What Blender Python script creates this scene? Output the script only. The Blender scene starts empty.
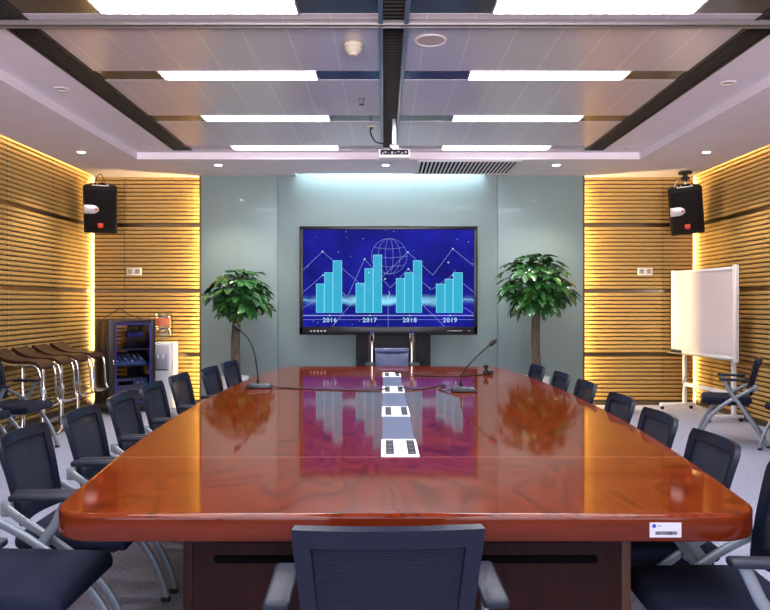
import bpy, bmesh, math, random
from mathutils import Vector, Matrix
random.seed(7)
S = bpy.context.scene
COL = S.collection
PI = math.pi
R = math.radians
CAMZ, F = 1.38, 700.0
EV = 1.7; K = 2**-EV

# ------------------------------------------------------------------ helpers
class MB:
    """collects shapes in one bmesh"""
    def __init__(s):
        s.bm = bmesh.new(); s.M = None
    def _new(s, verts, mat):
        vs = set(verts)
        if s.M is not None:
            for v in vs: v.co = s.M @ v.co
        fs = set()
        for v in vs:
            for f in v.link_faces: fs.add(f)
        for f in fs: f.material_index = mat
    def box(s, x0, x1, y0, y1, z0, z1, bevel=0, seg=2, mat=0):
        m = Matrix.Translation(((x0+x1)/2, (y0+y1)/2, (z0+z1)/2)) @ Matrix.Diagonal((abs(x1-x0), abs(y1-y0), abs(z1-z0), 1))
        g = bmesh.ops.create_cube(s.bm, size=1, matrix=m)
        vs = g['verts']
        if bevel:
            es = set()
            for v in vs:
                for e in v.link_edges: es.add(e)
            before = set(s.bm.verts) - set(vs)
            bmesh.ops.bevel(s.bm, geom=list(es), offset=bevel, segments=seg, profile=.5, affect='EDGES')
            vs = [v for v in s.bm.verts if v not in before]
        s._new(vs, mat); return s
    def tube(s, pts, ra, rb=None, ref=None, seg=10, mat=0, radii=None):
        """sweep an ellipse (ra along ref side, rb along the other) along pts"""
        rb = rb or ra
        P = [Vector(p) for p in pts]; n = len(P); rings = []; allv = []
        nrm = None
        for i in range(n):
            t = (P[min(i+1, n-1)] - P[max(i-1, 0)]).normalized()
            if ref is not None:
                a = Vector(ref); a = (a - t*a.dot(t)).normalized()
            else:
                if nrm is None:
                    a = Vector((0, 0, 1)) if abs(t.z) < .9 else Vector((1, 0, 0))
                else: a = nrm
                a = (a - t*a.dot(t)).normalized(); nrm = a
            b = t.cross(a)
            k = radii[i] if radii else 1.0
            ring = [s.bm.verts.new(P[i] + a*ra*k*math.cos(2*PI*j/seg) + b*rb*k*math.sin(2*PI*j/seg)) for j in range(seg)]
            rings.append(ring); allv += ring
        for i in range(n-1):
            for j in range(seg):
                s.bm.faces.new((rings[i][j], rings[i][(j+1) % seg], rings[i+1][(j+1) % seg], rings[i+1][j]))
        s.bm.faces.new(rings[0][::-1]); s.bm.faces.new(rings[-1])
        s._new(allv, mat); return s
    def lathe(s, prof, c=(0, 0, 0), seg=24, mat=0, cap=True):
        rings = []; allv = []
        for r, z in prof:
            ring = [s.bm.verts.new((c[0]+r*math.cos(2*PI*j/seg), c[1]+r*math.sin(2*PI*j/seg), c[2]+z)) for j in range(seg)]
            rings.append(ring); allv += ring
        for i in range(len(prof)-1):
            for j in range(seg):
                s.bm.faces.new((rings[i][j], rings[i][(j+1) % seg], rings[i+1][(j+1) % seg], rings[i+1][j]))
        if cap:
            s.bm.faces.new(rings[0][::-1]); s.bm.faces.new(rings[-1])
        s._new(allv, mat); return s
    def prism(s, poly, axis, a0, a1, mat=0, bevel=0, seg=2):
        """polygon extruded along an axis; poly is in the other two axes in xyz order"""
        def pt(u, v, w):
            return {'x': (w, u, v), 'y': (u, w, v), 'z': (u, v, w)}[axis]
        before = set(s.bm.verts)
        A = [s.bm.verts.new(pt(u, v, a0)) for u, v in poly]
        B = [s.bm.verts.new(pt(u, v, a1)) for u, v in poly]
        n = len(poly); fs = []
        fs.append(s.bm.faces.new(A[::-1])); fs.append(s.bm.faces.new(B))
        for i in range(n):
            fs.append(s.bm.faces.new((A[i], A[(i+1) % n], B[(i+1) % n], B[i])))
        bmesh.ops.recalc_face_normals(s.bm, faces=fs)
        if bevel:
            es = set(); [es.add(e) for f in fs for e in f.edges]
            bmesh.ops.bevel(s.bm, geom=list(es), offset=bevel, segments=seg, profile=.5, affect='EDGES')
        s._new([v for v in s.bm.verts if v not in before], mat); return s
    def poly(s, pts, mat=0):
        vs = [s.bm.verts.new(p) for p in pts]; s.bm.faces.new(vs); s._new(vs, mat); return s
    def grid(s, fn, us, vs_, keep=None, th=.02, mat=0):
        """a sheet fn(u,v)->(point, normal) thickened by th; keep(i,j) tells which cells exist"""
        nu, nv = len(us), len(vs_)
        keep = keep or (lambda i, j: True)
        F_, Bk = {}, {}
        def get(d, i, j, k):
            if (i, j) not in d:
                p, n = fn(us[i], vs_[j]); d[(i, j)] = s.bm.verts.new(Vector(p) + Vector(n)*k)
            return d[(i, j)]
        for i in range(nu-1):
            for j in range(nv-1):
                if not keep(i, j): continue
                f = [get(F_, *q, th/2) for q in ((i, j), (i+1, j), (i+1, j+1), (i, j+1))]
                b = [get(Bk, *q, -th/2) for q in ((i, j), (i+1, j), (i+1, j+1), (i, j+1))]
                s.bm.faces.new(f); s.bm.faces.new(b[::-1])
                for k, (di, dj) in enumerate(((0, -1), (1, 0), (0, 1), (-1, 0))):
                    ii, jj = i+di, j+dj
                    if not (0 <= ii < nu-1 and 0 <= jj < nv-1 and keep(ii, jj)):
                        s.bm.faces.new((f[(k+1) % 4], f[k], b[k], b[(k+1) % 4]))
        s._new(list(F_.values())+list(Bk.values()), mat); return s
    def build(s, name, mats, parent=None, smooth=True, recalc=True, angle=38):
        if recalc: bmesh.ops.recalc_face_normals(s.bm, faces=s.bm.faces[:])
        me = bpy.data.meshes.new(name); s.bm.to_mesh(me); s.bm.free()
        for m in (mats if isinstance(mats, (list, tuple)) else [mats]): me.materials.append(m)
        if smooth:
            for p in me.polygons: p.use_smooth = True
            me.set_sharp_from_angle(angle=R(angle))
        o = bpy.data.objects.new(name, me); COL.objects.link(o)
        if parent is not None: o.parent = parent
        return o

def emitter(name, box, face, lampmat, parent):
    """a small lamp body whose one face (axis, sign) gives off light"""
    b = MB().box(*box)
    ax, sg = face
    for f in b.bm.faces:
        f.normal_update()
        if f.normal['xyz'.index(ax)]*sg > .9: f.material_index = 1
    lampmat.cycles.emission_sampling = 'FRONT'
    return b.build(name, [M['white'], lampmat], parent, smooth=False)
def thing(name, label, cat, loc=(0, 0, 0), rz=0, group=None):
    o = bpy.data.objects.new(name, None); COL.objects.link(o)
    o.empty_display_size = .1
    o.location = loc; o.rotation_euler = (0, 0, rz)
    o['label'] = label; o['category'] = cat
    if group: o['group'] = group
    return o
def tag(o, label, cat, group=None):
    o['label'] = label; o['category'] = cat
    if group: o['group'] = group
    return o
def struct(o, label=None):
    o['kind'] = 'structure'
    if label: o['label'] = label; o['category'] = 'room'
    return o
def dup(root, loc, rz=0, label=None, group=None):
    r = root.copy(); COL.objects.link(r); r.location = loc; r.rotation_euler = (0, 0, rz)
    if label: r['label'] = label
    if group: r['group'] = group
    for ch in list(root.children):
        c = ch.copy(); COL.objects.link(c); c.parent = r
        for g in list(ch.children):
            d = g.copy(); COL.objects.link(d); d.parent = c
    return r
def lerp(a, b, t): return a+(b-a)*t
def smoothpath(pts, n=6):
    """Catmull-Rom through pts"""
    P = [Vector(p) for p in pts]; out = []
    for i in range(len(P)-1):
        p0 = P[max(i-1, 0)]; p1 = P[i]; p2 = P[i+1]; p3 = P[min(i+2, len(P)-1)]
        for k in range(n):
            t = k/n
            out.append(.5*((2*p1)+(-p0+p2)*t+(2*p0-5*p1+4*p2-p3)*t*t+(-p0+3*p1-3*p2+p3)*t**3))
    out.append(P[-1]); return out

# ------------------------------------------------------------------ materials
def mat(name, col, rough=.5, metal=0, spec=.5, coat=0, coat_r=.03, emit=None, es=0):
    m = bpy.data.materials.new(name); m.use_nodes = True
    b = m.node_tree.nodes['Principled BSDF']
    b.inputs['Base Color'].default_value = (*col, 1); b.inputs['Roughness'].default_value = rough
    b.inputs['Metallic'].default_value = metal; b.inputs['Specular IOR Level'].default_value = spec
    b.inputs['Coat Weight'].default_value = coat; b.inputs['Coat Roughness'].default_value = coat_r
    if emit: b.inputs['Emission Color'].default_value = (*emit, 1); b.inputs['Emission Strength'].default_value = es
    return m
def nd(m, typ, **kw):
    n = m.node_tree.nodes.new(typ)
    for k, v in kw.items():
        if k in n.inputs: n.inputs[k].default_value = v
        else: setattr(n, k, v)
    return n
def ln(m, a, ao, b, bi): m.node_tree.links.new(a.outputs[ao], b.inputs[bi])
def bsdf(m): return m.node_tree.nodes['Principled BSDF']
def noisy(name, c1, c2, scale=40, rough=.6, metal=0, bump=0, stretch=(1, 1, 1), detail=3, spec=.5, coat=0):
    m = mat(name, c1, rough, metal, spec, coat)
    tc = nd(m, 'ShaderNodeTexCoord'); mp = nd(m, 'ShaderNodeMapping'); mp.inputs['Scale'].default_value = stretch
    ln(m, tc, 'Object', mp, 'Vector')
    n = nd(m, 'ShaderNodeTexNoise', Scale=scale, Detail=detail); ln(m, mp, 'Vector', n, 'Vector')
    r = nd(m, 'ShaderNodeValToRGB'); r.color_ramp.elements[0].position = .3; r.color_ramp.elements[1].position = .7
    r.color_ramp.elements[0].color = (*c1, 1); r.color_ramp.elements[1].color = (*c2, 1)
    ln(m, n, 'Fac', r, 'Fac'); ln(m, r, 'Color', bsdf(m), 'Base Color')
    if bump:
        bp = nd(m, 'ShaderNodeBump', Strength=bump, Distance=.01); ln(m, n, 'Fac', bp, 'Height'); ln(m, bp, 'Normal', bsdf(m), 'Normal')
    return m
def emission(name, col, st):
    m = bpy.data.materials.new(name); m.use_nodes = True; nt = m.node_tree
    nt.nodes.remove(nt.nodes['Principled BSDF'])
    e = nt.nodes.new('ShaderNodeEmission'); e.inputs[0].default_value = (*col, 1); e.inputs[1].default_value = st
    nt.links.new(e.outputs[0], nt.nodes['Material Output'].inputs[0]); return m
def clear(name, tint=(1, 1, 1), gloss=.12, rough=.02):
    m = bpy.data.materials.new(name); m.use_nodes = True; nt = m.node_tree
    nt.nodes.remove(nt.nodes['Principled BSDF'])
    t = nt.nodes.new('ShaderNodeBsdfTransparent'); t.inputs[0].default_value = (*tint, 1)
    g = nt.nodes.new('ShaderNodeBsdfGlossy'); g.inputs['Roughness'].default_value = rough
    x = nt.nodes.new('ShaderNodeMixShader'); x.inputs[0].default_value = gloss
    nt.links.new(t.outputs[0], x.inputs[1]); nt.links.new(g.outputs[0], x.inputs[2])
    nt.links.new(x.outputs[0], nt.nodes['Material Output'].inputs[0]); return m

M = {}
M['carpet'] = noisy('carpet', (.17, .185, .28), (.46, .48, .62), 90, .95, bump=.5, detail=4, spec=.1)
M['slat'] = noisy('slat_wood', (.46, .28, .085), (.54, .345, .115), 9, .5, stretch=(1, 1, 6), spec=.3)
M['slat_groove'] = mat('slat_groove', (.055, .027, .009), .8)
M['strip'] = mat('strip_metal', (.20, .15, .10), .28, 1)
M['plaster'] = noisy('plaster', (.76, .70, .76), (.79, .73, .79), 3, .75, spec=.2)
M['wallpaint'] = mat('wall_paint', (.66, .64, .64), .8)
M['glassgreen'] = mat('painted_glass', (.215, .285, .285), .40, 0, .25, coat=.10, coat_r=.04)
M['glassedge'] = mat('glass_edge', (.10, .055, .02), .4)
M['seam'] = mat('glass_joint', (.30, .36, .36), .5)
M['band'] = mat('band_metal', (.045, .046, .055), .18, 0, .6)
M['black'] = mat('black_plastic', (.009, .009, .011), .5, spec=.3)
M['blackgloss'] = mat('black_gloss', (.006, .006, .008), .28, spec=.3)
M['darkgrille'] = mat('dark_grille', (.045, .038, .036), .45, .5)
M['rail'] = mat('rail_metal', (.20, .215, .27), .35, .8)
M['track'] = mat('track_metal', (.17, .155, .155), .4, .3)
M['alu'] = mat('aluminium', (.70, .70, .72), .35, .9)
M['chrome'] = mat('chrome', (.82, .82, .84), .08, 1)
M['silver'] = mat('silver_paint', (.215, .245, .285), .38, .3)
M['navy'] = noisy('navy_fabric', (.004, .0065, .019), (.009, .013, .036), 220, .9, bump=.15, spec=.25)
M['frame'] = mat('navy_plastic', (.006, .0088, .021), .33, spec=.25)
M['armtop'] = mat('arm_pad', (.012, .015, .028), .45, spec=.3)
M['leather'] = noisy('brown_leather', (.030, .012, .008), (.055, .024, .016), 30, .5, bump=.05, spec=.18)
M['bluelth'] = noisy('navy_leather', (.045, .055, .14), (.065, .08, .19), 20, .4, bump=.08)
M['white'] = mat('white_plastic', (.82, .82, .84), .4)
M['whitemetal'] = mat('white_metal', (.84, .83, .86), .35)
M['board'] = mat('whiteboard', (.64, .61, .70), .18, coat=.4)
M['ivory'] = mat('ivory_plastic', (.50, .45, .36), .5)
M['red'] = mat('red_badge', (.75, .06, .02), .4)
M['badge'] = mat('silver_badge', (.62, .58, .56), .35, .4)
M['speaker'] = noisy('speaker_cabinet', (.007, .005, .004), (.012, .009, .008), 150, .6, spec=.2)
M['grille'] = noisy('speaker_grille', (.004, .003, .003), (.012, .008, .007), 400, .7, spec=.15)
M['leafpot'] = mat('pot_glaze', (.80, .80, .82), .25, coat=.5)
M['soil'] = noisy('soil', (.02, .013, .008), (.05, .03, .02), 80, .95)
M['bark'] = noisy('bark', (.05, .038, .028), (.13, .10, .075), 26, .9, bump=.6, stretch=(1, 1, .3))
M['inlay'] = mat('inlay_grey', (.085, .10, .17), .38)
M['dark'] = mat('slot_dark', (.003, .003, .004), .9, spec=.0)
M['rackblue'] = mat('rack_blue', (.05, .045, .42), .3, .3)
M['rackdark'] = mat('rack_shell', (.022, .015, .014), .35)
M['rackglass'] = clear('rack_glass', (.82, .84, .95), .05)
M['gear'] = mat('gear_grey', (.05, .06, .09), .4)
M['micbase'] = mat('mic_base', (.014, .015, .022), .4)
M['mixer'] = mat('mixer_blue', (.06, .11, .22), .4)
M['water'] = clear('clear_plastic', (.86, .88, .86), .16, .08)
M['walnut'] = noisy('pedestal_wood', (.012, .0035, .0033), (.020, .0055, .005), 7, .45, stretch=(6, 6, .5), spec=.1)
M['led'] = emission('led_warm', (1.0, .72, .30), 85)
M['led2'] = emission('led_warm_cove', (1.0, .72, .34), 22)
M['led3'] = emission('led_warm_corner', (1.0, .70, .27), 26)
M['ledw'] = emission('led_cool', (.78, .92, 1.0), 46)
M['tube'] = emission('fluorescent', (.97, .96, 1.0), 17)
M['spot'] = emission('downlight', (1.0, .93, .82), 40)
M['bluelamp'] = emission('status_light', (.3, .45, 1), 2)
M['vent'] = mat('vent_white', (.74, .70, .72), .5)

def tile_material():
    m = mat('ceiling_tile', (.66, .58, .62), .27, .25, .5)
    tc = nd(m, 'ShaderNodeTexCoord'); sp = nd(m, 'ShaderNodeSeparateXYZ'); ln(m, tc, 'Object', sp, 'Vector')
    a = nd(m, 'ShaderNodeMath', operation='ADD'); a.inputs[1].default_value = 9.035; ln(m, sp, 'X', a, 0)
    d = nd(m, 'ShaderNodeMath', operation='MODULO'); d.inputs[1].default_value = .3; ln(m, a, 0, d, 0)
    c = nd(m, 'ShaderNodeMath', operation='LESS_THAN'); c.inputs[1].default_value = .008; ln(m, d, 0, c, 0)
    # perforation: fine rows of holes
    wx = nd(m, 'ShaderNodeMath', operation='SINE'); mx = nd(m, 'ShaderNodeMath', operation='MULTIPLY'); mx.inputs[1].default_value = 2*PI/.016
    ln(m, sp, 'X', mx, 0); ln(m, mx, 0, wx, 0)
    wy = nd(m, 'ShaderNodeMath', operation='SINE'); my = nd(m, 'ShaderNodeMath', operation='MULTIPLY'); my.inputs[1].default_value = 2*PI/.016
    ln(m, sp, 'Y', my, 0); ln(m, my, 0, wy, 0)
    pr = nd(m, 'ShaderNodeMath', operation='MULTIPLY'); ln(m, wx, 0, pr, 0); ln(m, wy, 0, pr, 1)
    ho = nd(m, 'ShaderNodeMath', operation='GREATER_THAN'); ho.inputs[1].default_value = .55; ln(m, pr, 0, ho, 0)
    x1 = nd(m, 'ShaderNodeMix', data_type='RGBA'); x1.inputs['A'].default_value = (.64, .60, .65, 1); x1.inputs['B'].default_value = (.36, .33, .38, 1)
    ln(m, ho, 0, x1, 'Factor')
    x2 = nd(m, 'ShaderNodeMix', data_type='RGBA'); x2.inputs['B'].default_value = (.76, .71, .75, 1)
    ln(m, c, 0, x2, 'Factor'); m.node_tree.links.new(x1.outputs['Result'], x2.inputs['A'])
    m.node_tree.links.new(x2.outputs['Result'], bsdf(m).inputs['Base Color'])
    return m
M['tile'] = tile_material()

def wood_material():
    m = mat('mahogany', (.2, .05, .02), .5, 0, .0, coat=.9, coat_r=.06)
    bsdf(m).inputs['Coat IOR'].default_value = 1.33
    tc = nd(m, 'ShaderNodeTexCoord')
    mp = nd(m, 'ShaderNodeMapping'); mp.inputs['Scale'].default_value = (1.0, .75, 1.0); ln(m, tc, 'Object', mp, 'Vector')
    w = nd(m, 'ShaderNodeTexNoise', Scale=.9, Detail=2.0, Distortion=1.2); ln(m, mp, 'Vector', w, 'Vector')
    mu = nd(m, 'ShaderNodeMath', operation='MULTIPLY'); mu.inputs[1].default_value = 80; ln(m, w, 'Fac', mu, 0)
    si = nd(m, 'ShaderNodeMath', operation='SINE'); pw = nd(m, 'ShaderNodeMath', operation='POWER'); ln(m, mu, 0, si, 0); ab = nd(m, 'ShaderNodeMath', operation='ABSOLUTE'); ln(m, si, 0, ab, 0); pw.inputs[1].default_value = .45; ln(m, ab, 0, pw, 0)
    g = nd(m, 'ShaderNodeTexNoise', Scale=55, Detail=4); mg = nd(m, 'ShaderNodeMapping'); mg.inputs['Scale'].default_value = (1, .12, 1)
    ln(m, tc, 'Object', mg, 'Vector'); ln(m, mg, 'Vector', g, 'Vector')
    mr = nd(m, 'ShaderNodeMapRange'); mr.inputs['To Min'].default_value = .22; mr.inputs['To Max'].default_value = .66
    ln(m, pw, 0, mr, 'Value')
    ad = nd(m, 'ShaderNodeMix', data_type='FLOAT'); ad.inputs['Factor'].default_value = .30
    ln(m, mr, 'Result', ad, 'A'); ln(m, g, 'Fac', ad, 'B')
    r = nd(m, 'ShaderNodeValToRGB'); e = r.color_ramp.elements
    e[0].position = .25; e[0].color = (.042, .0055, .0012, 1); e[1].position = .70; e[1].color = (.165, .023, .0045, 1)
    ln(m, ad, 'Result', r, 'Fac')
    # section joints across the top
    sp = nd(m, 'ShaderNodeSeparateXYZ'); ln(m, tc, 'Object', sp, 'Vector')
    prev = None
    for y in (2.863, 4.56, 6.26):
        s1 = nd(m, 'ShaderNodeMath', operation='COMPARE'); s1.inputs[1].default_value = y; s1.inputs[2].default_value = .0035
        ln(m, sp, 'Y', s1, 0)
        if prev is None: prev = s1
        else:
            mx = nd(m, 'ShaderNodeMath', operation='MAXIMUM'); ln(m, prev, 0, mx, 0); ln(m, s1, 0, mx, 1); prev = mx
    x = nd(m, 'ShaderNodeMix', data_type='RGBA'); x.inputs['B'].default_value = (.25, .10, .06, 1)
    ln(m, prev, 0, x, 'Factor'); m.node_tree.links.new(r.outputs['Color'], x.inputs['A'])
    m.node_tree.links.new(x.outputs['Result'], bsdf(m).inputs['Base Color'])
    return m
M['wood'] = wood_material()

def mesh_fabric():
    m = mat('mesh_fabric', (.016, .020, .044), .8, spec=.2)
    nt = m.node_tree; tc = nd(m, 'ShaderNodeTexCoord'); sp = nd(m, 'ShaderNodeSeparateXYZ'); ln(m, tc, 'Object', sp, 'Vector')
    def wave(out, per):
        mu = nd(m, 'ShaderNodeMath', operation='MULTIPLY'); mu.inputs[1].default_value = 2*PI/per; ln(m, sp, out, mu, 0)
        s = nd(m, 'ShaderNodeMath', operation='SINE'); ln(m, mu, 0, s, 0); return s
    a = wave('X', .0055); b = wave('Z', .0065)
    h = nd(m, 'ShaderNodeMath', operation='MINIMUM'); ln(m, a, 0, h, 0); ln(m, b, 0, h, 1)
    mr = nd(m, 'ShaderNodeMapRange'); mr.inputs['From Min'].default_value = -.4; mr.inputs['From Max'].default_value = .8
    mr.inputs['To Min'].default_value = .08; mr.inputs['To Max'].default_value = .55; ln(m, h, 0, mr, 'Value')
    t = nt.nodes.new('ShaderNodeBsdfTransparent'); x = nt.nodes.new('ShaderNodeMixShader')
    nt.links.new(mr.outputs['Result'], x.inputs[0]); nt.links.new(bsdf(m).outputs[0], x.inputs[1]); nt.links.new(t.outputs[0], x.inputs[2])
    nt.links.new(x.outputs[0], nt.nodes['Material Output'].inputs[0])
    # weave colour
    mr2 = nd(m, 'ShaderNodeMapRange'); mr2.inputs['From Min'].default_value = -1; ln(m, b, 0, mr2, 'Value')
    c = nd(m, 'ShaderNodeMix', data_type='RGBA'); c.inputs['A'].default_value = (.014, .017, .034, 1); c.inputs['B'].default_value = (.005, .007, .017, 1)
    ln(m, mr2, 'Result', c, 'Factor'); nt.links.new(c.outputs['Result'], bsdf(m).inputs['Base Color'])
    return m
M['mesh'] = mesh_fabric()

def leaf_material():
    m = mat('leaf', (.03, .12, .03), .25, coat=.5)
    g = nd(m, 'ShaderNodeTexCoord'); n = nd(m, 'ShaderNodeTexNoise', Scale=7, Detail=2); ln(m, g, 'Object', n, 'Vector')
    r = nd(m, 'ShaderNodeValToRGB'); e = r.color_ramp.elements
    e[0].position = .3; e[0].color = (.008, .042, .014, 1); e[1].position = .72; e[1].color = (.05, .18, .035, 1)
    ln(m, n, 'Fac', r, 'Fac'); ln(m, r, 'Color', bsdf(m), 'Base Color'); return m
M['leaf'] = leaf_material()

def screen_material():
    m = mat('display_image', (0, 0, 0), .5, coat=0)
    nt = m.node_tree; tc = nd(m, 'ShaderNodeTexCoord'); sp = nd(m, 'ShaderNodeSeparateXYZ'); ln(m, tc, 'Object', sp, 'Vector')
    # glowing energy band low on the picture (local z), plus blue clouds
    n = nd(m, 'ShaderNodeTexNoise', Scale=2.2, Detail=3); ln(m, tc, 'Object', n, 'Vector')
    r = nd(m, 'ShaderNodeValToRGB'); e = r.color_ramp.elements
    e[0].position = .25; e[0].color = (.004, .006, .13, 1); e[1].position = .75; e[1].color = (.014, .016, .40, 1)
    ln(m, n, 'Fac', r, 'Fac')
    wob = nd(m, 'ShaderNodeTexNoise', Scale=4.5, Detail=3); ln(m, tc, 'Object', wob, 'Vector')
    ms = nd(m, 'ShaderNodeMath', operation='MULTIPLY_ADD'); ms.inputs[1].default_value = .16; ms.inputs[2].default_value = .345-.08; ln(m, wob, 'Fac', ms, 0)
    df = nd(m, 'ShaderNodeMath', operation='SUBTRACT'); ln(m, sp, 'Z', df, 0); ln(m, ms, 0, df, 1)
    ab = nd(m, 'ShaderNodeMath', operation='ABSOLUTE'); ln(m, df, 0, ab, 0)
    gl = nd(m, 'ShaderNodeMapRange', interpolation_type='SMOOTHSTEP'); gl.inputs['From Min'].default_value = .085; gl.inputs['From Max'].default_value = 0; ln(m, ab, 0, gl, 'Value')
    ax = nd(m, 'ShaderNodeMath', operation='ABSOLUTE'); ln(m, sp, 'X', ax, 0)
    fx = nd(m, 'ShaderNodeMapRange', interpolation_type='SMOOTHSTEP'); fx.inputs['From Min'].default_value = 1.15; fx.inputs['From Max'].default_value = .1; fx.inputs['To Min'].default_value = .12; ln(m, ax, 0, fx, 'Value')
    pr = nd(m, 'ShaderNodeMath', operation='MULTIPLY'); ln(m, gl, 'Result', pr, 0); ln(m, fx, 'Result', pr, 1)
    x = nd(m, 'ShaderNodeMix', data_type='RGBA'); x.inputs['B'].default_value = (.30, .85, 1.1, 1)
    ln(m, pr, 0, x, 'Factor'); nt.links.new(r.outputs['Color'], x.inputs['A'])
    # star specks
    v = nd(m, 'ShaderNodeTexVoronoi', Scale=13); ln(m, tc, 'Object', v, 'Vector')
    lt = nd(m, 'ShaderNodeMath', operation='LESS_THAN'); lt.inputs[1].default_value = .09; ln(m, v, 'Distance', lt, 0)
    y = nd(m, 'ShaderNodeMix', data_type='RGBA'); y.inputs['B'].default_value = (.22, .38, .85, 1)
    ln(m, lt, 0, y, 'Factor'); nt.links.new(x.outputs['Result'], y.inputs['A'])
    nt.links.new(y.outputs['Result'], bsdf(m).inputs['Emission Color']); bsdf(m).inputs['Emission Strength'].default_value = K
    bsdf(m).inputs['Specular IOR Level'].default_value = .02
    return m
M['screen'] = screen_material()
M['bar'] = emission('chart_bar', (.045, .44, .66), K)
M['barhi'] = emission('chart_bar_edge', (.20, .72, .90), K)
M['line'] = emission('chart_line', (.30, .36, .80), K)
M['year'] = emission('chart_year', (.45, .75, .95), K)

# ------------------------------------------------------------------ room shell
XL, XR, YB, YR = -3.97, 4.23, 9.46, -2.8
ZC, ZU, ZT = 3.08, 3.16, 3.42           # low ceiling, coffer ceiling, structural top
GY = 9.34                               # front of the painted glass
GX0, GX1 = -2.44, 2.655

fl = MB().box(XL-.2, XR+.2, YR-.1, YB+.2, -.1, 0).build('floor', M['carpet']); struct(fl)
wb = MB().box(XL-.2, XR+.2, YB+.04, YB+.2, 0, ZT).build('wall_back', M['wallpaint']); struct(wb)
wl = MB().box(XL-.2, XL-.04, YR-.1, YB+.04, 0, ZT).build('wall_left', M['wallpaint']); struct(wl)
wr = MB().box(XR+.04, XR+.2, YR-.1, YB+.04, 0, ZT).build('wall_right', M['wallpaint']); struct(wr)
# rear wall behind the viewer, with a wide window added to bring in daylight
rw = MB()
rw.box(XL-.04, XR+.04, YR-.1, YR, 0, .75); rw.box(XL-.04, XR+.04, YR-.1, YR, 2.75, ZT)
rw.box(XL-.04, -3.2, YR-.1, YR, .75, 2.75); rw.box(3.4, XR+.04, YR-.1, YR, .75, 2.75)
struct(rw.build('wall_rear', M['wallpaint']))
wf = MB()
wf.box(-3.2, 3.4, YR-.09, YR-.03, .75, .81); wf.box(-3.2, 3.4, YR-.09, YR-.03, 2.69, 2.75)
for i in range(6):
    x = -3.2+i*(6.6-.06)/5; wf.box(x, x+.06, YR-.09, YR-.03, .81, 2.69)
struct(wf.build('added_window_1', M['alu']))

STRIPS = (.68, 1.54, 2.43)
def slat_profile(z0, z1, d0, d1):
    """polyline (depth, z): faces at d0, grooves at d1"""
    n = max(1, round((z1-z0)/.054)); p = (z1-z0)/n; g = .018; out = []
    for i in range(n):
        a = z0+i*p
        out += [(d1, a), (d1, a+g*.5), (d0, a+g), (d0, a+p-.003), (d1, a+p)]
    return out
def slat_wall(parent, axis, a0, a1, front, back, seams):
    """rows of grooved boards between metal strips; depth runs front->back along the wall normal"""
    bays = [(0.06, STRIPS[0]-.02), (STRIPS[0]+.02, STRIPS[1]-.02), (STRIPS[1]+.02, STRIPS[2]-.02), (STRIPS[2]+.02, ZT-.02)]
    cuts = [a0]+sorted(seams)+[a1]
    sgn = 1 if back > front else -1
    for z0, z1 in bays:
        mb = MB()
        for k in range(len(cuts)-1):
            c0, c1 = cuts[k]+(.003 if k else 0), cuts[k+1]-(.003 if k < len(cuts)-2 else 0)
            prof = slat_profile(z0, z1, front, front+sgn*.012)
            P = lambda d, a, z: (a, d, z) if axis == 'x' else (d, a, z)
            for i in range(len(prof)-1):
                (d, z), (e, w) = prof[i], prof[i+1]
                groove = (abs(d-front) > .006 and abs(e-front) > .006)
                mb.poly([P(d, c0, z), P(d, c1, z), P(e, c1, w), P(e, c0, w)], 1 if groove or (abs(e-front) > .006) else 0)
            # ends and back so the panel has thickness
            for c in (c0, c1):
                mb.poly([P(front+sgn*.004, c, z0), P(back, c, z0), P(back, c, z1), P(front+sgn*.004, c, z1)], 1)
        mb.build('slat_panel', [M['slat'], M['slat_groove']], parent, smooth=False, recalc=False)
    for z in STRIPS:
        mb = MB()
        b = (front-sgn*.004, back)
        if axis == 'x': mb.box(a0, a1, min(b), max(b), z-.02, z+.02)
        else: mb.box(min(b), max(b), a0, a1, z-.02, z+.02)
        mb.build('metal_strip', M['strip'], parent)
    b = (front+sgn*.004, back)
    mb = MB()
    if axis == 'x': mb.box(a0, a1, min(b), max(b), 0, .06)
    else: mb.box(min(b), max(b), a0, a1, 0, .06)
    mb.build('skirting', M['strip'], parent)
GAP = .05
slat_wall(wb, 'x', XL+GAP, GX0+.10, YB, YB+.035, [-3.51])
slat_wall(wb, 'x', GX1-.10, XR-GAP, YB, YB+.035, [3.77])
slat_wall(wl, 'y', YR, YB+.038, XL, XL-.035, [7.4-1.02*k for k in range(0, 10)]+[8.42])
slat_wall(wr, 'y', YR, YB+.038, XR, XR+.035, [7.75-1.02*k for k in range(0, 10)]+[8.77])
# painted glass on the end wall
for (x0, x1) in ((GX0, -1.42), (-1.415, 1.515), (1.52, GX1)):
    MB().box(x0, x1, GY, GY+.015, .0, ZC+.28 if x0 > -2 and x1 < 2 else ZC+.02, bevel=.002).build('glass_panel', M['glassgreen'], wb)
for x, s in ((GX0, -1), (GX1, 1)):
    MB().box(min(x, x+s*.022), max(x, x+s*.022), GY-.004, GY+.02, 0, ZC-.002).build('edge_trim', M['glassedge'], wb)
    xl = x-s*.09
    emitter('led_strip', (min(xl, xl-s*.02), max(xl, xl-s*.02), GY+.06, GY+.085, .05, ZC-.12), ('x', s), M['led'], wb)
    MB().box(min(xl-s*.03, xl-s*.05), max(xl-s*.03, xl-s*.05), GY+.016, YB+.039, .0, ZC+.01).build('glass_batten', M['wallpaint'], wb)
# LED strips standing in the corner gaps and in the wall coves
emitter('led_strip', (XL+.044, XL+.0495, YB+.020, YB+.036, .05, ZC), ('x', -1), M['led3'], wb)
emitter('led_strip', (XR-.0495, XR-.044, YB+.020, YB+.036, .05, ZC), ('x', 1), M['led3'], wb)

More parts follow.
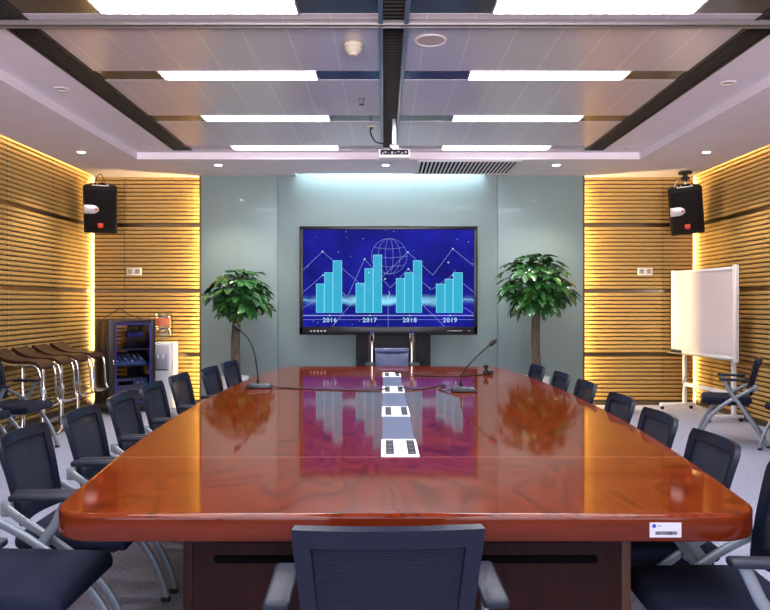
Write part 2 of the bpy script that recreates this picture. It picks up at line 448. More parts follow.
# ------------------------------------------------------------------ ceiling
CX0, CX1, CY1 = -2.92, 3.02, 8.28
CYS = 8.15
SL = (-2.45, -2.23); SR = (2.33, 2.55); CH = (-.035, .155)
COV = .10
roof = MB().box(XL-.2, XR+.2, YR-.1, YB+.2, ZT, ZT+.1)
ceil = roof.build('ceiling', M['plaster']); struct(ceil)
low = MB()
low.box(XL+COV, CX0, YR, YB+.03, ZC, ZU); low.box(CX1, XR-COV, YR, YB+.03, ZC, ZU)
SX0, SX1, SY0 = -1.17, 1.34, 9.20
low.box(CX0, CX1, CY1, SY0, ZC, ZU)
low.box(CX0, SX0, SY0, GY-.001, ZC, ZU); low.box(SX1, CX1, SY0, GY-.001, ZC, ZU)
low.box(CX0, GX0-.03, GY-.001, YB+.03, ZC, ZU); low.box(GX1+.03, CX1, GY-.001, YB+.03, ZC, ZU)
low.build('soffit', M['plaster'], ceil, smooth=False)
MB().box(SX0-.1, SX1+.1, SY0+.001, SY0+.012, ZU+.05, ZU+.07).box(SX0-.1, SX1+.1, SY0-.04, SY0-.02, ZU, ZT).build('slot_lining', M['plaster'], ceil)
emitter('led_strip', (SX0, SX1, SY0+.01, SY0+.05, ZT-.03, ZT-.01), ('z', -1), M['ledw'], ceil)
for a, b in ((XL+COV+.005, XL+COV+.02), (XR-COV-.02, XR-COV-.005)):
    emitter('led_strip', (a, b, 3.0, YB, ZU+.012, ZU+.03), ('x', -1 if a < 0 else 1), M['led2'], ceil)
side = MB(); side.box(CX0, SL[0], YR, CY1, ZU, ZT); side.box(SR[1], CX1, YR, CY1, ZU, ZT); side.box(SL[0], SR[1], CYS, CY1, ZU, ZT)
side.build('coffer_margin', M['plaster'], ceil, smooth=False)
FAR = [8.135-1.275*k for k in range(9)]; RW = .215
tl = MB(); bd = MB()
for k, f in enumerate(FAR):
    n = FAR[k+1] if k+1 < len(FAR) else YR
    for x0, x1 in ((SL[1], CH[0]), (CH[1], SR[0])):
        tl.box(x0, x1, max(n, YR), f-RW, ZU, ZU+.10)
for x0, x1 in ((SL[1], CH[0]), (CH[1], SR[0])): tl.box(x0, x1, FAR[0], CYS, ZU, ZU+.1)
tl.build('ceiling_tile', M['tile'], ceil, smooth=False)
LX = ((-1.745, -.52), (.66, 1.905))
for f in FAR:
    for x0, x1 in ((SL[1], LX[0][0]), (LX[0][1], CH[0]), (CH[1], LX[1][0]), (LX[1][1], SR[0])):
        bd.box(x0, x1, f-RW, f, ZU+.002, ZU+.05)
bd.build('dark_band', M['band'], ceil, smooth=False)

def light_fixture(x0, x1, f, label, group):
    t = thing('fluorescent_light', label, 'ceiling light', ((x0+x1)/2, f-RW/2, ZU), 0, group)
    w, d = (x1-x0)/2, RW/2
    fr = MB()
    for a in ((-w, w, -d, -d+.012), (-w, w, d-.012, d), (-w, -w+.012, -d+.012, d-.012), (w-.012, w, -d+.012, d-.012)):
        fr.box(*a, -.004, .05)
    fr.build('frame', M['alu'], t)
    emitter('diffuser', (-w+.012, w-.012, -d+.012, d-.012, .028, .04), ('z', -1), M['tube'], t)
    lv = MB()
    n = 14
    for i in range(1, n):
        x = -w+i*2*w/n; lv.box(x-.001, x+.001, -d+.012, d-.012, .004, .026)
    lv.box(-w+.012, w-.012, -.002, .002, .004, .026)
    lv.build('louvre', M['alu'], t)
    return t
rowname = {0: 'in the row nearest the projector screen wall', 1: 'second row from the display wall', 2: 'third row from the display wall',
           3: 'row beyond the metal track, cut by the picture edge', 4: 'over the near table end, out of frame', 5: 'unseen above the viewer'}
rowname[0] = 'row closest to the display wall'
for k, f in enumerate(FAR[:8]):  # rows past the frame are unseen, added for the light they give
    for j, (x0, x1) in enumerate(LX):
        side_ = 'bar stool side' if j == 0 else 'whiteboard side'
        rn = rowname.get(k, f'unseen behind the viewer, row {k}')
        light_fixture(x0, x1, f, f'fluorescent ceiling light, {side_}, {rn}', 'fluorescent ceiling lights')

# black linear air slots
def air_slot(x0, x1, label):
    t = thing('air_slot', label, 'vent', ((x0+x1)/2, 0, ZU), 0, 'black ceiling air slots')
    w = (x1-x0)/2
    MB().box(-w, w, YR, CYS, .09, .11).build('backing', M['dark'], t)
    fr = MB()
    for s in (-1, 1): fr.box(min(s*w, s*(w-.02)), max(s*w, s*(w-.02)), YR, CYS, -.006, .09)
    fr.box(-w+.02, w-.02, CYS-.02, CYS, -.006, .09)
    fr.build('frame', M['darkgrille'], t)
    g = MB()
    for i in range(6): x = -w+.035+i*(2*w-.07)/5; g.box(x-.002, x+.002, YR, CYS-.02, .004, .024)
    y = 3.0
    while y < CYS-.03:
        g.box(-w+.02, w-.02, y-.002, y+.002, .004, .024); y += .032
    g.build('grille', M['darkgrille'], t, smooth=False)
air_slot(*SL, 'long black grille slot in the ceiling on the bar stool side')
air_slot(*SR, 'long black grille slot in the ceiling on the whiteboard side')
t = thing('ceiling_channel', 'black recessed channel running down the middle of the ceiling above the table', 'ceiling channel', ((CH[0]+CH[1])/2, 0, ZU))
w = (CH[1]-CH[0])/2
MB().box(-w, w, YR, CYS, .14, .16).build('backing', M['dark'], t)
for s in (-1, 1):
    MB().box(min(s*w, s*(w-.028)), max(s*w, s*(w-.028)), YR, CYS, -.03, .14, bevel=.003).build('side_rail', M['rail'], t)
sl = MB(); y = 1.5
while y < CYS-.02:
    sl.box(-w+.028, w-.028, y, y+.006, .02, .06); y += .055
sl.build('cross_slat', M['darkgrille'], t, smooth=False)

# partition track crossing the ceiling
tr = thing('ceiling_track', 'grey metal partition track crossing the whole ceiling', 'track', (.05, 4.43, ZU))
MB().box(-2.96, 2.96, -.035, -.012, -.032, -.001, bevel=.003).box(-2.96, 2.96, .012, .035, -.032, -.001, bevel=.003).build('rail', M['track'], tr)
MB().box(-2.96, 2.96, -.012, .012, -.022, -.001).build('groove', M['darkgrille'], tr)

# air vent in the low ceiling over the display
v = thing('air_vent', 'white slatted air vent in the ceiling between projector and painted glass wall', 'vent', (1.02, 8.77, ZC))
fr = MB()
for a in ((-.62, .62, -.43, -.40), (-.62, .62, .39, .42), (-.62, -.59, -.40, .39), (.59, .62, -.40, .39)): fr.box(*a, -.012, -.001)
fr.build('frame', M['vent'], v)
MB().box(-.59, .59, -.40, .39, -.004, -.001).build('backing', M['dark'], v)
sl = MB()
for i in range(25):
    x = -.585+i*1.17/24; sl.box(x-.011, x+.011, -.40, .39, -.012, -.005)
sl.build('slat', M['vent'], v)

def downlight(x, y, z, label, lit=True):
    t = thing('downlight', label, 'ceiling light', (x, y, z), 0, 'small round downlights')
    MB().lathe([(.040, -.001), (.042, -.006), (.060, -.006), (.062, -.001)], seg=24).build('trim_ring', M['vent'], t)
    MB().lathe([(.0005, -.0025), (.040, -.002)], seg=24, cap=False).build('lamp', M['spot'] if lit else M['ivory'], t)
    if lit:
        l = bpy.data.lights.new('downlight_beam', 'SPOT'); l.energy = 26; l.color = (1, .86, .66); l.spot_size = R(105); l.spot_blend = .6; l.shadow_soft_size = .04
        o = bpy.data.objects.new('beam', l); COL.objects.link(o); o.parent = t; o.location = (0, 0, -.02)
    return t
downlight(-2.04, 8.62, ZC, 'lit downlight above the tree with the sparser crown, near the glass wall')
downlight(.02, 8.62, ZC, 'lit downlight directly below the projector, near the air vent')
downlight(2.12, 8.62, ZC, 'lit downlight above the fuller tree, past the air vent')
downlight(-3.41, 7.88, ZC, 'lit downlight in the corner above the speaker over the equipment rack')
downlight(3.63, 7.88, ZC, 'lit downlight in the corner above the whiteboard and its speaker')
for x, y, lab in ((-2.68, 5.82, 'unlit downlight beside the long black slot, above the bar stool side'), (-2.72, 8.02, 'unlit downlight at the far end of the coffer on the bar stool side'),
                  (2.78, 5.66, 'unlit downlight beside the long black slot, above the whiteboard side'), (2.78, 8.02, 'unlit downlight at the far end of the coffer on the whiteboard side')):
    downlight(x, y, ZU, lab, False)

t = thing('smoke_detector', 'beige smoke detector on the ceiling between the light and the central channel', 'smoke detector', (-.21, 4.80, ZU))
MB().lathe([(.060, -.001), (.066, -.012), (.064, -.030)], seg=28).build('base', M['ivory'], t)
MB().lathe([(.056, -.030), (.060, -.045), (.050, -.060), (.034, -.072), (.030, -.085), (.010, -.088)], seg=28).build('sensor_head', M['ivory'], t)
t = thing('ceiling_speaker', 'round white speaker set flush in the ceiling beside the central channel', 'speaker', (.315, 4.74, ZU))
MB().lathe([(.092, -.001), (.094, -.008), (.108, -.008), (.110, -.001)], seg=32).build('rim', M['vent'], t)
MB().lathe([(.001, -.006), (.092, -.005)], seg=32, cap=False).build('grille', mat('speaker_mesh', (.44, .40, .42), .6), t)
t = thing('sprinkler', 'small metal fire sprinkler hanging from the ceiling tiles', 'sprinkler', (-.195, 6.08, ZU))
MB().lathe([(.030, -.001), (.028, -.008), (.010, -.010), (.010, -.045), (.006, -.05)], seg=16).build('stem', M['track'], t)
MB().lathe([(.022, -.056), (.022, -.060), (.004, -.063)], seg=16).build('deflector', M['darkgrille'], t)

# projector on its pole
pj = thing('projector', 'white projector hanging upside down from the ceiling channel', 'projector', (.10, 6.86, 0))
zb = 2.782
MB().box(-.152, .152, -.11, .13, zb, zb+.085, bevel=.012, seg=3).build('body', M['white'], pj)
fp = MB(); fp.box(-.135, .135, -.116, -.109, zb+.028, zb+.076, bevel=.002).build('connector_panel', M['black'], pj)
pt = MB()
for i, x in enumerate((-.11, -.085, -.055, -.02, .01, .04, .075, .11)):
    pt.box(x-.009, x+.009, -.119, -.115, zb+.036+(i % 3)*.008, zb+.05+(i % 2)*.014, bevel=.001)
pt.build('port', M['rail'], pj)
MB().box(-.07, .07, -.06, .09, zb+.085, zb+.105, bevel=.004).box(-.045, .045, -.03, .06, zb+.105, zb+.15, bevel=.004).build('bracket', M['alu'], pj)
MB().box(-.020, .020, .0, .035, zb+.15, ZU+.135, bevel=.003).build('ceiling_pole', M['alu'], pj)
c = MB().tube(smoothpath([(-.125, 7.02, ZU-.022), (-.135, 6.98, 3.08), (-.09, 6.92, 2.98), (-.03, 6.80, 2.93), (.03, 6.72, 2.90), (.08, 6.722, 2.84)]), .007).build('projector_cable', M['black'])
tag(c, 'black cable running from ceiling box down to the projector', 'cable')
t = thing('ceiling_outlet', 'small metal cable outlet on the ceiling tile beside the projector', 'outlet', (-.125, 7.05, ZU))
MB().box(-.05, .05, -.035, .035, -.014, -.001, bevel=.003).build('cover', M['ivory'], t)
MB().lathe([(.018, -.014), (.016, -.024)], seg=14).build('bushing', M['black'], t)

# ------------------------------------------------------------------ display
TX, TY = .058, 9.03
tv = thing('flat_screen_display', 'huge black framed flat screen showing a blue bar chart', 'television', (TX, TY, 0))
zt, zbt, hw = 2.374, .968, 1.15
fr = MB()
bz = .047; bb = .105
fr.box(-hw, hw, 0, .045, zt-bz, zt, bevel=.006); fr.box(-hw, hw, 0, .045, zbt, zbt+bb, bevel=.006)
fr.box(-hw, -hw+bz, 0, .045, zbt+.02, zt-.02, bevel=.006); fr.box(hw-bz, hw, 0, .045, zbt+.02, zt-.02, bevel=.006)
fr.build('bezel', M['blackgloss'], tv)
MB().box(-hw+.03, hw-.03, .046, .10, zbt+.05, zt-.04, bevel=.02).build('back_cover', M['black'], tv)
bm_ = MB()
for i, x in enumerate((-1.0, -.955, -.91, -.865, -.82)): bm_.box(x-.012, x+.012, -.003, .003, zbt+.040, zbt+.062-(i == 0)*.006)
bm_.box(.79, .95, -.003, .003, zbt+.05, zbt+.058); bm_.box(.765, .772, -.003, .003, zbt+.044, zbt+.064); bm_.box(1.02, 1.06, -.003, .003, zbt+.051, zbt+.056)
bm_.build('bezel_mark', mat('bezel_print', (.42, .42, .45), .5), tv)
# display picture: built in its own local frame, z measured from its lower edge
sw, sh = 2*(hw-bz), zt-bz-zbt-bb
def sx(zx): return ((zx-160)/500-.5)*sw
def sz(zy): return (376-zy)/284*sh
mb = MB()
mb.box(-sw/2, sw/2, 0, .01, 0, sh, mat=0)
for xs, tops in (((198, 222, 247, 274), (250, 217, 182)), ((314, 340, 365, 391), (248, 205, 165)), ((432, 457, 482, 508), (234, 217, 182)), ((549, 575, 599, 627), (250, 236, 217))):
    for i in range(3):
        a, b = sx(xs[i]), sx(xs[i+1])
        mb.box(a, b, -.0030, .001, sz(335), sz(tops[i]), mat=2)
        mb.box(a+.007, b-.007, -.0036, .001, sz(335)+.004, sz(tops[i])-.008, mat=1)
def dline(pts, th=.0045, y=-.0045, m_=3):
    for (x0, y0), (x1, y1) in zip(pts, pts[1:]):
        a = Vector((sx(x0), 0, sz(y0))); b = Vector((sx(x1), 0, sz(y1))); d = (b-a); n = Vector((-d.z, 0, d.x)).normalized()*th/2
        mb.poly([(p.x, y, p.z) for p in (a-n, b-n, b+n, a+n)], m_)
dline([(160, 210), (217, 156), (350, 270), (467, 158), (540, 225), (598, 148), (660, 198)])
dline([(160, 275), (218, 225), (290, 288), (340, 178), (415, 262), (468, 207), (535, 268), (598, 225), (660, 275)])
dline([(160, 320), (196, 300)]); dline([(245, 376), (300, 310)]); dline([(409, 376), (409, 310)]); dline([(575, 376), (508, 310)]); dline([(628, 318), (660, 338)])
dline([(160, 343), (660, 343)], .012); dline([(160, 355), (660, 355)], .004)
for cx, cy, r_ in ((412, 170, 52),):
    for el in (1, .62, .22):
        dline([(cx+r_*el*math.cos(k*PI/16), cy+r_*math.sin(k*PI/16)) for k in range(33)], .0032)
    for q in (-.5, 0, .5):
        hh = r_*math.sqrt(1-q*q); dline([(cx-hh, cy+q*r_), (cx, cy+q*r_+5), (cx+hh, cy+q*r_)], .0032)
for x, y in ((217, 156), (340, 178), (467, 158), (598, 148), (218, 225), (468, 207), (598, 225), (238, 343), (355, 343), (472, 343), (590, 343), (400, 236), (352, 217), (585, 188)):
    c = [(sx(x)+.011*math.cos(k*PI/4), -.0055, sz(y)+.011*math.sin(k*PI/4)) for k in range(8)]; mb.poly(c, 4)
rl = random.Random(5)
for amp, m_ in ((10, 2), (6, 4), (14, 3)):
    pts_ = [(160+k*500/60, 297+rl.uniform(-amp, amp)*(1-.6*abs(k-30)/30)) for k in range(61)]
    dline(pts_, .004, -.0028, m_)
dline([(412, 300), (409, 288), (414, 280), (411, 272)], .007, -.0048, 4)
for yr, x in (('2016', 238), ('2017', 355), ('2018', 472), ('2019', 590)):
    cu = bpy.data.curves.new('year', 'FONT'); cu.body = yr; cu.size = .082; cu.align_x = 'CENTER'; cu.align_y = 'CENTER'; cu.space_character = 1.15; cu.extrude = .0008; cu.offset = .0012; cu.resolution_u = 3
    o = bpy.data.objects.new('year', cu); COL.objects.link(o)
    bpy.context.view_layer.update()
    me = o.evaluated_get(bpy.context.evaluated_depsgraph_get()).to_mesh()
    bm2 = bmesh.new(); bm2.from_mesh(me)
    mp = {v.index: mb.bm.verts.new((sx(x)+v.co.x, -.005-v.co.z, sz(357)+v.co.y)) for v in bm2.verts}
    for f in bm2.faces:
        try: nf = mb.bm.faces.new([mp[v.index] for v in f.verts]); nf.material_index = 4
        except ValueError: pass
    bm2.free(); o.to_mesh_clear() if False else None
    bpy.data.objects.remove(o); bpy.data.curves.remove(cu)
sc_ = mb.build('screen', [M['screen'], M['bar'], M['barhi'], M['line'], M['year']], tv, smooth=False, recalc=False)
sc_.location = (0, .012, zbt+bb)
# stand behind/below
st = thing('display_stand', 'black floor stand panel below the big flat screen', 'stand', (.122, 9.19, 0))
MB().box(-.49, .49, .03, .07, .05, 1.55, bevel=.004).build('back_panel', M['black'], st)
for x in (-.33, .22):
    MB().box(x, x+.07, -.045, .03, .04, 1.7, bevel=.006).build('post', mat('stand_post', (.022, .026, .026), .3), st)
MB().box(-.55, .55, -.22, .12, 0, .045, bevel=.01).build('base', M['black'], st)

# ------------------------------------------------------------------ speakers
def speaker(loc, rz, ry, label, mount):
    t = thing('wall_speaker', label, 'speaker', loc, rz, 'black corner loudspeakers')
    tilt = bpy.data.objects.new('tilt', None)
    bpy.data.objects.remove(tilt)
    Mx = Matrix.Rotation(ry, 4, 'Y') @ Matrix.Rotation(R(17), 4, 'X')
    def mk():
        b = MB(); b.M = Mx; return b
    b = mk()
    b.prism([(-.20, -.15), (.20, -.15), (.195, .0), (.12, .17), (-.12, .17), (-.195, .0)], 'z', -.30, .30, bevel=.018, seg=3)
    b.build('cabinet', M['speaker'], t)
    b = mk(); b.prism([(-.178, -.27), (.178, -.27), (.178, .255), (-.178, .255)], 'y', -.166, -.148, bevel=.008); b.build('grille', M['grille'], t)
    b = mk()
    pts = [(-.19, -.055), (-.10, -.055)]+[(-.10+.085*math.cos(a), .0+.055*math.sin(a)) for a in [R(-70+k*14) for k in range(11)]]+[(-.10, .055), (-.19, .055)]
    b.prism([(x, z+.01) for x, z in pts], 'y', -.176, -.164, bevel=.003); b.build('horn_plate', M['badge'], t)
    b = mk(); b.M = Mx @ Matrix.Translation((-.045, -.174, .01)) @ Matrix.Rotation(R(90), 4, 'X'); b.lathe([(.017, 0), (.013, .006), (.002, .007)], seg=16); b.build('logo_dot', M['red'], t)
    b = mk(); b.prism([(-.032, -.215), (.0, -.228), (.032, -.215), (.032, -.165), (-.032, -.165)], 'y', -.174, -.164, bevel=.003); b.build('badge', M['red'], t)
    b = mk(); b.box(-.09, .10, -.12, .02, .295, .312, bevel=.006); b.build('control_panel', M['badge'], t)
    b = mk(); b.box(-.03, .07, -.10, .0, .308, .318, bevel=.004).box(-.075, -.045, -.10, .0, .308, .316, bevel=.003); b.build('knob_recess', M['dark'], t)
    for p in mount: p(t)
    return t
def mount_left(t):
    MB().tube(smoothpath([(-.06, -.02, .34), (-.04, 0, .40), (0, .02, .44), (.03, 0, .38), (.05, -.02, .33)]), .005).build('hanging_wire', M['black'], t)
    MB().tube([(0, .10, .28), (0, .20, .36), (0, .335, .38)], .014).build('wall_bracket', M['black'], t)
def mount_right(t):
    MB().lathe([(.02, .36), (.028, .385), (.055, .39), (.055, .42), (.03, .425), (.03, .455), (.085, .458), (.085, .4865)], c=(0, .04, 0), seg=20).build('ceiling_bracket', M['black'], t)
    MB().tube(smoothpath([(-.14, -.06, .27), (-.10, -.08, .36), (-.03, -.02, .37), (0, .03, .38)]), .007).tube([(0, .06, .28), (0, .04, .37)], .016).build('bracket_arm', M['alu'], t)
speaker((-3.64, 9.0, 2.60), R(19), R(0), 'black loudspeaker hung in the corner above the equipment rack', [mount_left])
speaker((3.875, 9.0, 2.585), R(-20), R(-5), 'tilted black loudspeaker hung in the corner above the whiteboard', [mount_right])

# ------------------------------------------------------------------ wall plates
def wall_plate(x, label):
    t = thing('wall_socket', label, 'socket', (x, YB-.001, 1.805), 0, 'white wall socket plates')
    MB().box(-.10, .10, -.010, 0, -.05, .05, bevel=.004).build('plate', M['white'], t)
    for cx in (-.05, .05):
        s = MB().box(cx-.036, cx+.036, -.013, -.009, -.036, .036, bevel=.002).build('module', M['ivory'], t)
        h = MB()
        for dx, dz in ((-.012, .012), (.012, .012), (0, -.012)): h.box(cx+dx-.006, cx+dx+.006, -.0145, -.0125, dz-.006, dz+.006)
        h.build('contact', M['black'], s)
wall_plate(-3.375, 'white double wall socket on slats above the equipment rack')
wall_plate(3.525, 'white double wall socket on slats beside the whiteboard')

# ------------------------------------------------------------------ conference table
TCX = .067
tbl = thing('conference_table', 'long glossy red mahogany boat shaped conference table', 'table', (0, 0, 0))
def outline():
    pts = []
    yn, yf = 2.08, 6.98
    def hwid(y): u = (y-4.5)/2.42; return 1.245-.176*abs(u)**2.1
    r = .16
    # near right corner
    n = 9
    hn = hwid(yn+r); hf = hwid(yf-r)
    right = []
    for k in range(n+1):
        a = R(-90)+k*R(86)/n; right.append((hn-r+r*math.cos(a), yn+r+r*math.sin(a)))
    m_ = 26
    for k in range(1, m_): y = lerp(yn+r, yf-r, k/m_); right.append((hwid(y), y))
    for k in range(n+1):
        a = R(4)+k*R(86)/n; right.append((hf-r+r*math.cos(a), yf-r+r*math.sin(a)))
    left = [(-x, y) for x, y in right[::-1]]
    return [(x+TCX, y) for x, y in right+left]
OUT = outline()
def loft(mb, levels):
    """stack of scaled-inwards outlines: (inset, z)"""
    n = len(OUT); rings = []
    cx = sum(p[0] for p in OUT)/n
    nr = []
    for i in range(n):
        a, b = OUT[i-1], OUT[(i+1) % n]; d = Vector((b[1]-a[1], -(b[0]-a[0]))).normalized(); nr.append(d)
    for ins, z in levels:
        rings.append([mb.bm.verts.new((OUT[i][0]-nr[i].x*ins, OUT[i][1]-nr[i].y*ins, z)) for i in range(n)])
    for a, b in zip(rings, rings[1:]):
        for i in range(n): mb.bm.faces.new((a[i], a[(i+1) % n], b[(i+1) % n], b[i]))
    mb.bm.faces.new(rings[0][::-1]); mb.bm.faces.new(rings[-1])
mb = MB()
loft(mb, [(.03, .667), (.012, .667), (.003, .670), (0, .677), (0, .737), (.002, .743), (.006, .748), (.012, .7498), (.018, .750), (.024, .750)])
bmesh.ops.recalc_face_normals(mb.bm, faces=mb.bm.faces[:])
for f in mb.bm.faces:
    if f.normal.z < .5: f.material_index = 1
M['edge'] = noisy('mahogany_edge', (.085, .0105, .0026), (.115, .015, .0036), 5, .45, stretch=(.6, .6, 8), spec=.0, coat=.55)
mb.build('tabletop', [M['wood'], M['edge']], tbl, angle=50)
# pedestals and modesty panel
pd = MB()
pd.box(-.625, .770, 2.20, 2.24, 0, .667)
p0 = pd.build('front_panel', M['walnut'], tbl)
MB().box(.745, .775, 2.195, 3.0, 0, .667, bevel=.003).build('side_panel', mat('edge_band', (.055, .022, .013), .45, spec=.2), tbl)
MB().box(-.63, -.60, 2.195, 3.0, 0, .667, bevel=.003).build('side_panel', M['walnut'], tbl)
for x0, x1 in ((-.535, -.02), (.16, .672)):
    s = MB()
    n = 8; r = .0125; z = .575
    pts = [(x1-r+r*math.cos(a), z+r*math.sin(a)) for a in [R(-90+k*180/n) for k in range(n+1)]]+[(x0+r+r*math.cos(a), z+r*math.sin(a)) for a in [R(90+k*180/n) for k in range(n+1)]]
    s.prism(pts, 'y', 2.1975, 2.201); s.box(x0+.005, x1-.005, 2.1975, 2.201, .628, .634)
    s.build('handle_slot', M['dark'], p0)
MB().box(-.60, .745, 2.96, 3.0, 0, .667).build('inner_panel', M['walnut'], tbl)
for y0, y1 in ((4.1, 4.9), (6.0, 6.75)):
    MB().box(-.55, .68, y0, y1, 0, .667, bevel=.004).build('pedestal', M['walnut'], tbl)
MB().box(.04, .09, 3.0, 6.0, .12, .66).build('modesty_panel', M['walnut'], tbl)
# centre inlay with power modules
MODS = [(2.865, 3.22), (3.88, 4.24), (4.90, 5.27), (5.95, 6.32)]
gaps = [(3.22, 3.88), (4.24, 4.90), (5.27, 5.95)]
for a, b in gaps:
    MB().box(-.008, .142, a, b, .7495, .7515).build('inlay_strip', M['inlay'], tbl)
for a, b in MODS:
    md = MB().box(-.012, .146, a, b, .7495, .7545, bevel=.0012).build('power_module', M['white'], tbl)
    for x in (.012, .104):
        MB().box(x-.004, x+.030, a+.03, b-.03, .754, .7553).build('socket_bar', M['black'], md)
        sk = MB()
        for k in range(4):
            y = a+.06+k*(b-a-.12)/3; sk.box(x+.004, x+.022, y-.014, y+.014, .7552, .7562)
        sk.build('socket', M['gear'], md)
# asset sticker on the near edge
t = thing('asset_sticker', 'small white barcode sticker on the table front edge', 'sticker', (.836, 2.0795, .706))
MB().box(-.047, .047, -.0012, 0, -.022, .022).build('paper', mat('sticker_paper', (.5, .49, .56), .5), t)
bc = MB(); x = -.030
while x < .034:
    wd = random.choice((.0008, .0012, .002)); bc.box(x, x+wd, -.0018, -.001, -.014, -.004); x += wd+random.choice((.0008, .0012))
bc.build('barcode', M['dark'], t)
b = MB(); b.M = Matrix.Translation((-.034, -.0012, .012)) @ Matrix.Rotation(R(90), 4, 'X'); b.lathe([(.006, 0), (.006, .0006)], seg=16); b.build('emblem', M['rackblue'], t)
MB().box(-.024, -.012, -.0018, -.001, .011, .013).build('print', M['gear'], t)
t.rotation_euler = (0, 0, 0)

# ------------------------------------------------------------------ office chair (faces +Y, origin on the floor under the seat)
def make_chair(name, label, group, loc=(0, 0, 0), rz=0, top=.838, wt=.212, wb=.180, ax=.258, pw=.025, bow=.030, rc=.11):
    t = thing(name, label, 'chair', loc, rz, group)
    # seat cushion
    b = MB(); b.box(-.222, .222, -.20, .245, .400, .462, bevel=.026, seg=4)
    for v in b.bm.verts:
        if v.co.z > .44: v.co.z += .010*(1-(v.co.x/.23)**2)*(1-((v.co.y-.02)/.24)**2)
        if v.co.y > .17: v.co.z -= .020*((v.co.y-.17)/.075)**2
    seat = b.build('seat', M['navy'], t, angle=60)
    MB().box(-.20, .20, -.18, .20, .378, .402, bevel=.010).build('seat_pan', M['black'], seat)
    # backrest
    def fn(u, v):
        hwd = lerp(wb, wt, v)*(1-rc*max(0, (v-.86)/.14)**2.5-.10*max(0, (.14-v)/.14)**2.5); cz = .48+(top-.48)*v
        y = -.215-.055*v-.030*v*v+bow*u*u-bow
        return (u*hwd, y+.03, cz), Vector((-u*.30, 1, .25)).normalized()
    us = [-1, -.985, -.95, -.88, -.815]+[-.68+.17*k for k in range(9)]+[.815, .88, .95, .985, 1]
    vs = [0, .012, .05, .11, .17]+[.25+.0925*k for k in range(7)]+[.88, .93, .975, .993, 1]
    iu = (4, len(us)-6); iv = (4, len(vs)-6)
    inner = lambda i, j: iu[0] <= i <= iu[1] and iv[0] <= j <= iv[1]
    fr = MB().grid(fn, us, vs, lambda i, j: not inner(i, j), .022).build('backrest', M['frame'], t, angle=50)
    MB().grid(fn, us, vs, inner, .006).build('back_mesh', M['mesh'], fr, angle=60)
    # legs, each side
    front = smoothpath([(.250, .02), (.232, .10), (.170, .235), (.075, .36), (-.055, .462), (-.165, .53), (-.232, .565)], 4)if False else None
    for s in (-1, 1):
        x1, x2 = s*.238, s*ax
        p = smoothpath([(x1, .270, .018), (x1, .250, .10), (x1, .185, .235), (x1, .080, .36), (x1, -.055, .462), (x1*.98, -.165, .53), (x1*.90, -.226, .568)], 4)
        f = MB().tube(p, .0095, .018, ref=(1, 0, 0), seg=12).build('leg', M['silver'], t, angle=60)
        MB().box(x1-.014, x1+.014, .250, .290, 0, .022, bevel=.005).build('glide', M['black'], f)
        MB().box(min(s*.190, s*.225), max(s*.190, s*.222), -.250, -.208, .530, .592, bevel=.010).build('back_bracket', M['silver'], f)
        q = [(x2, -.335, .018), (x2, -.225, .19), (x2, -.115, .36), (x2, -.075, .425), (x2, .0, .53), (x2, .045, .626)]
        r_ = MB().tube(q, .0095, .019, ref=(1, 0, 0), seg=12).build('leg', M['silver'], t, angle=60)
        MB().box(x2-.014, x2+.014, -.358, -.318, 0, .022, bevel=.005).build('glide', M['black'], r_)
        MB().tube([(x1-s*.012, -.075+.028, .445), (x2+s*.012, -.075+.028, .445)], .016, seg=12).build('pivot', M['silver'], r_)
        a = MB().box(x2-pw, x2+pw, -.170, .090, .628, .655, bevel=.011, seg=3)
        for v in a.bm.verts:
            if v.co.y < -.15: v.co.z -= .006
            if v.co.y > .06: v.co.z -= .004
        a.build('armrest', M['armtop'], t, angle=50)
    MB().tube([(-.238, .080, .372), (.238, .080, .372)], .011).build('stretcher', M['silver'], t)
    MB().tube([(-.258, -.125, .345), (.258, -.125, .345)], .011).build('stretcher', M['silver'], t)
    return t
G1 = 'navy mesh chairs around the conference table'
LONG = 'navy mesh office chair'
make_chair('office_chair', LONG+' seen from behind at the near end of the table', G1, (.003, 1.89, 0), R(1.5), .862, .2225, .188, .272, .034, .016, .012)
ch0 = None
ordl = ['closest to the viewer', 'second from the viewer', 'third from the viewer', 'fourth from the viewer', 'fifth from the viewer', 'sixth from the viewer', 'seventh from the viewer', 'eighth from the viewer']
LEFT = [(-1.26, 2.42, -90), (-1.275, 2.995, -89), (-1.275, 3.57, -89), (-1.285, 4.14, -90), (-1.30, 4.71, -91), (-1.285, 5.28, -92), (-1.20, 5.86, -94), (-1.16, 6.43, -96)]
for k, (x, y, a) in enumerate(LEFT):
    lab = f'{LONG} along the bar stool side of the table, {ordl[k]}'
    if ch0 is None: ch0 = make_chair('office_chair', lab, G1, (x, y, 0), R(a))
    else: dup(ch0, (x, y, 0), R(a), lab)
RIGHT = [(1.085, 2.26, 88), (1.076, 2.85, 89), (1.095, 3.46, 90), (1.118, 4.08, 90), (1.123, 4.80, 90), (1.108, 5.40, 91), (1.06, 6.02, 93)]
ordr = ordl[:6]+['seventh from the viewer']
for k, (x, y, a) in enumerate(RIGHT):
    dup(ch0, (x, y, 0), R(a), f'{LONG} along the whiteboard side of the table, {ordr[k]}')
G2 = 'spare navy chairs by the walls'
dup(ch0, (3.45, 7.02, 0), R(66), 'spare navy office chair standing in front of the whiteboard', G2)
dup(ch0, (-3.40, 6.46, 0), R(-92), 'spare navy office chair beside the bar stools', G2)
dup(ch0, (-3.47, 5.85, 0), R(-90), 'spare navy office chair by the slat wall, cut off by the picture edge', G2)
dup(ch0, (3.80, 6.33, 0), R(92), 'spare chair cut off by the picture edge with only its foot visible', G2)

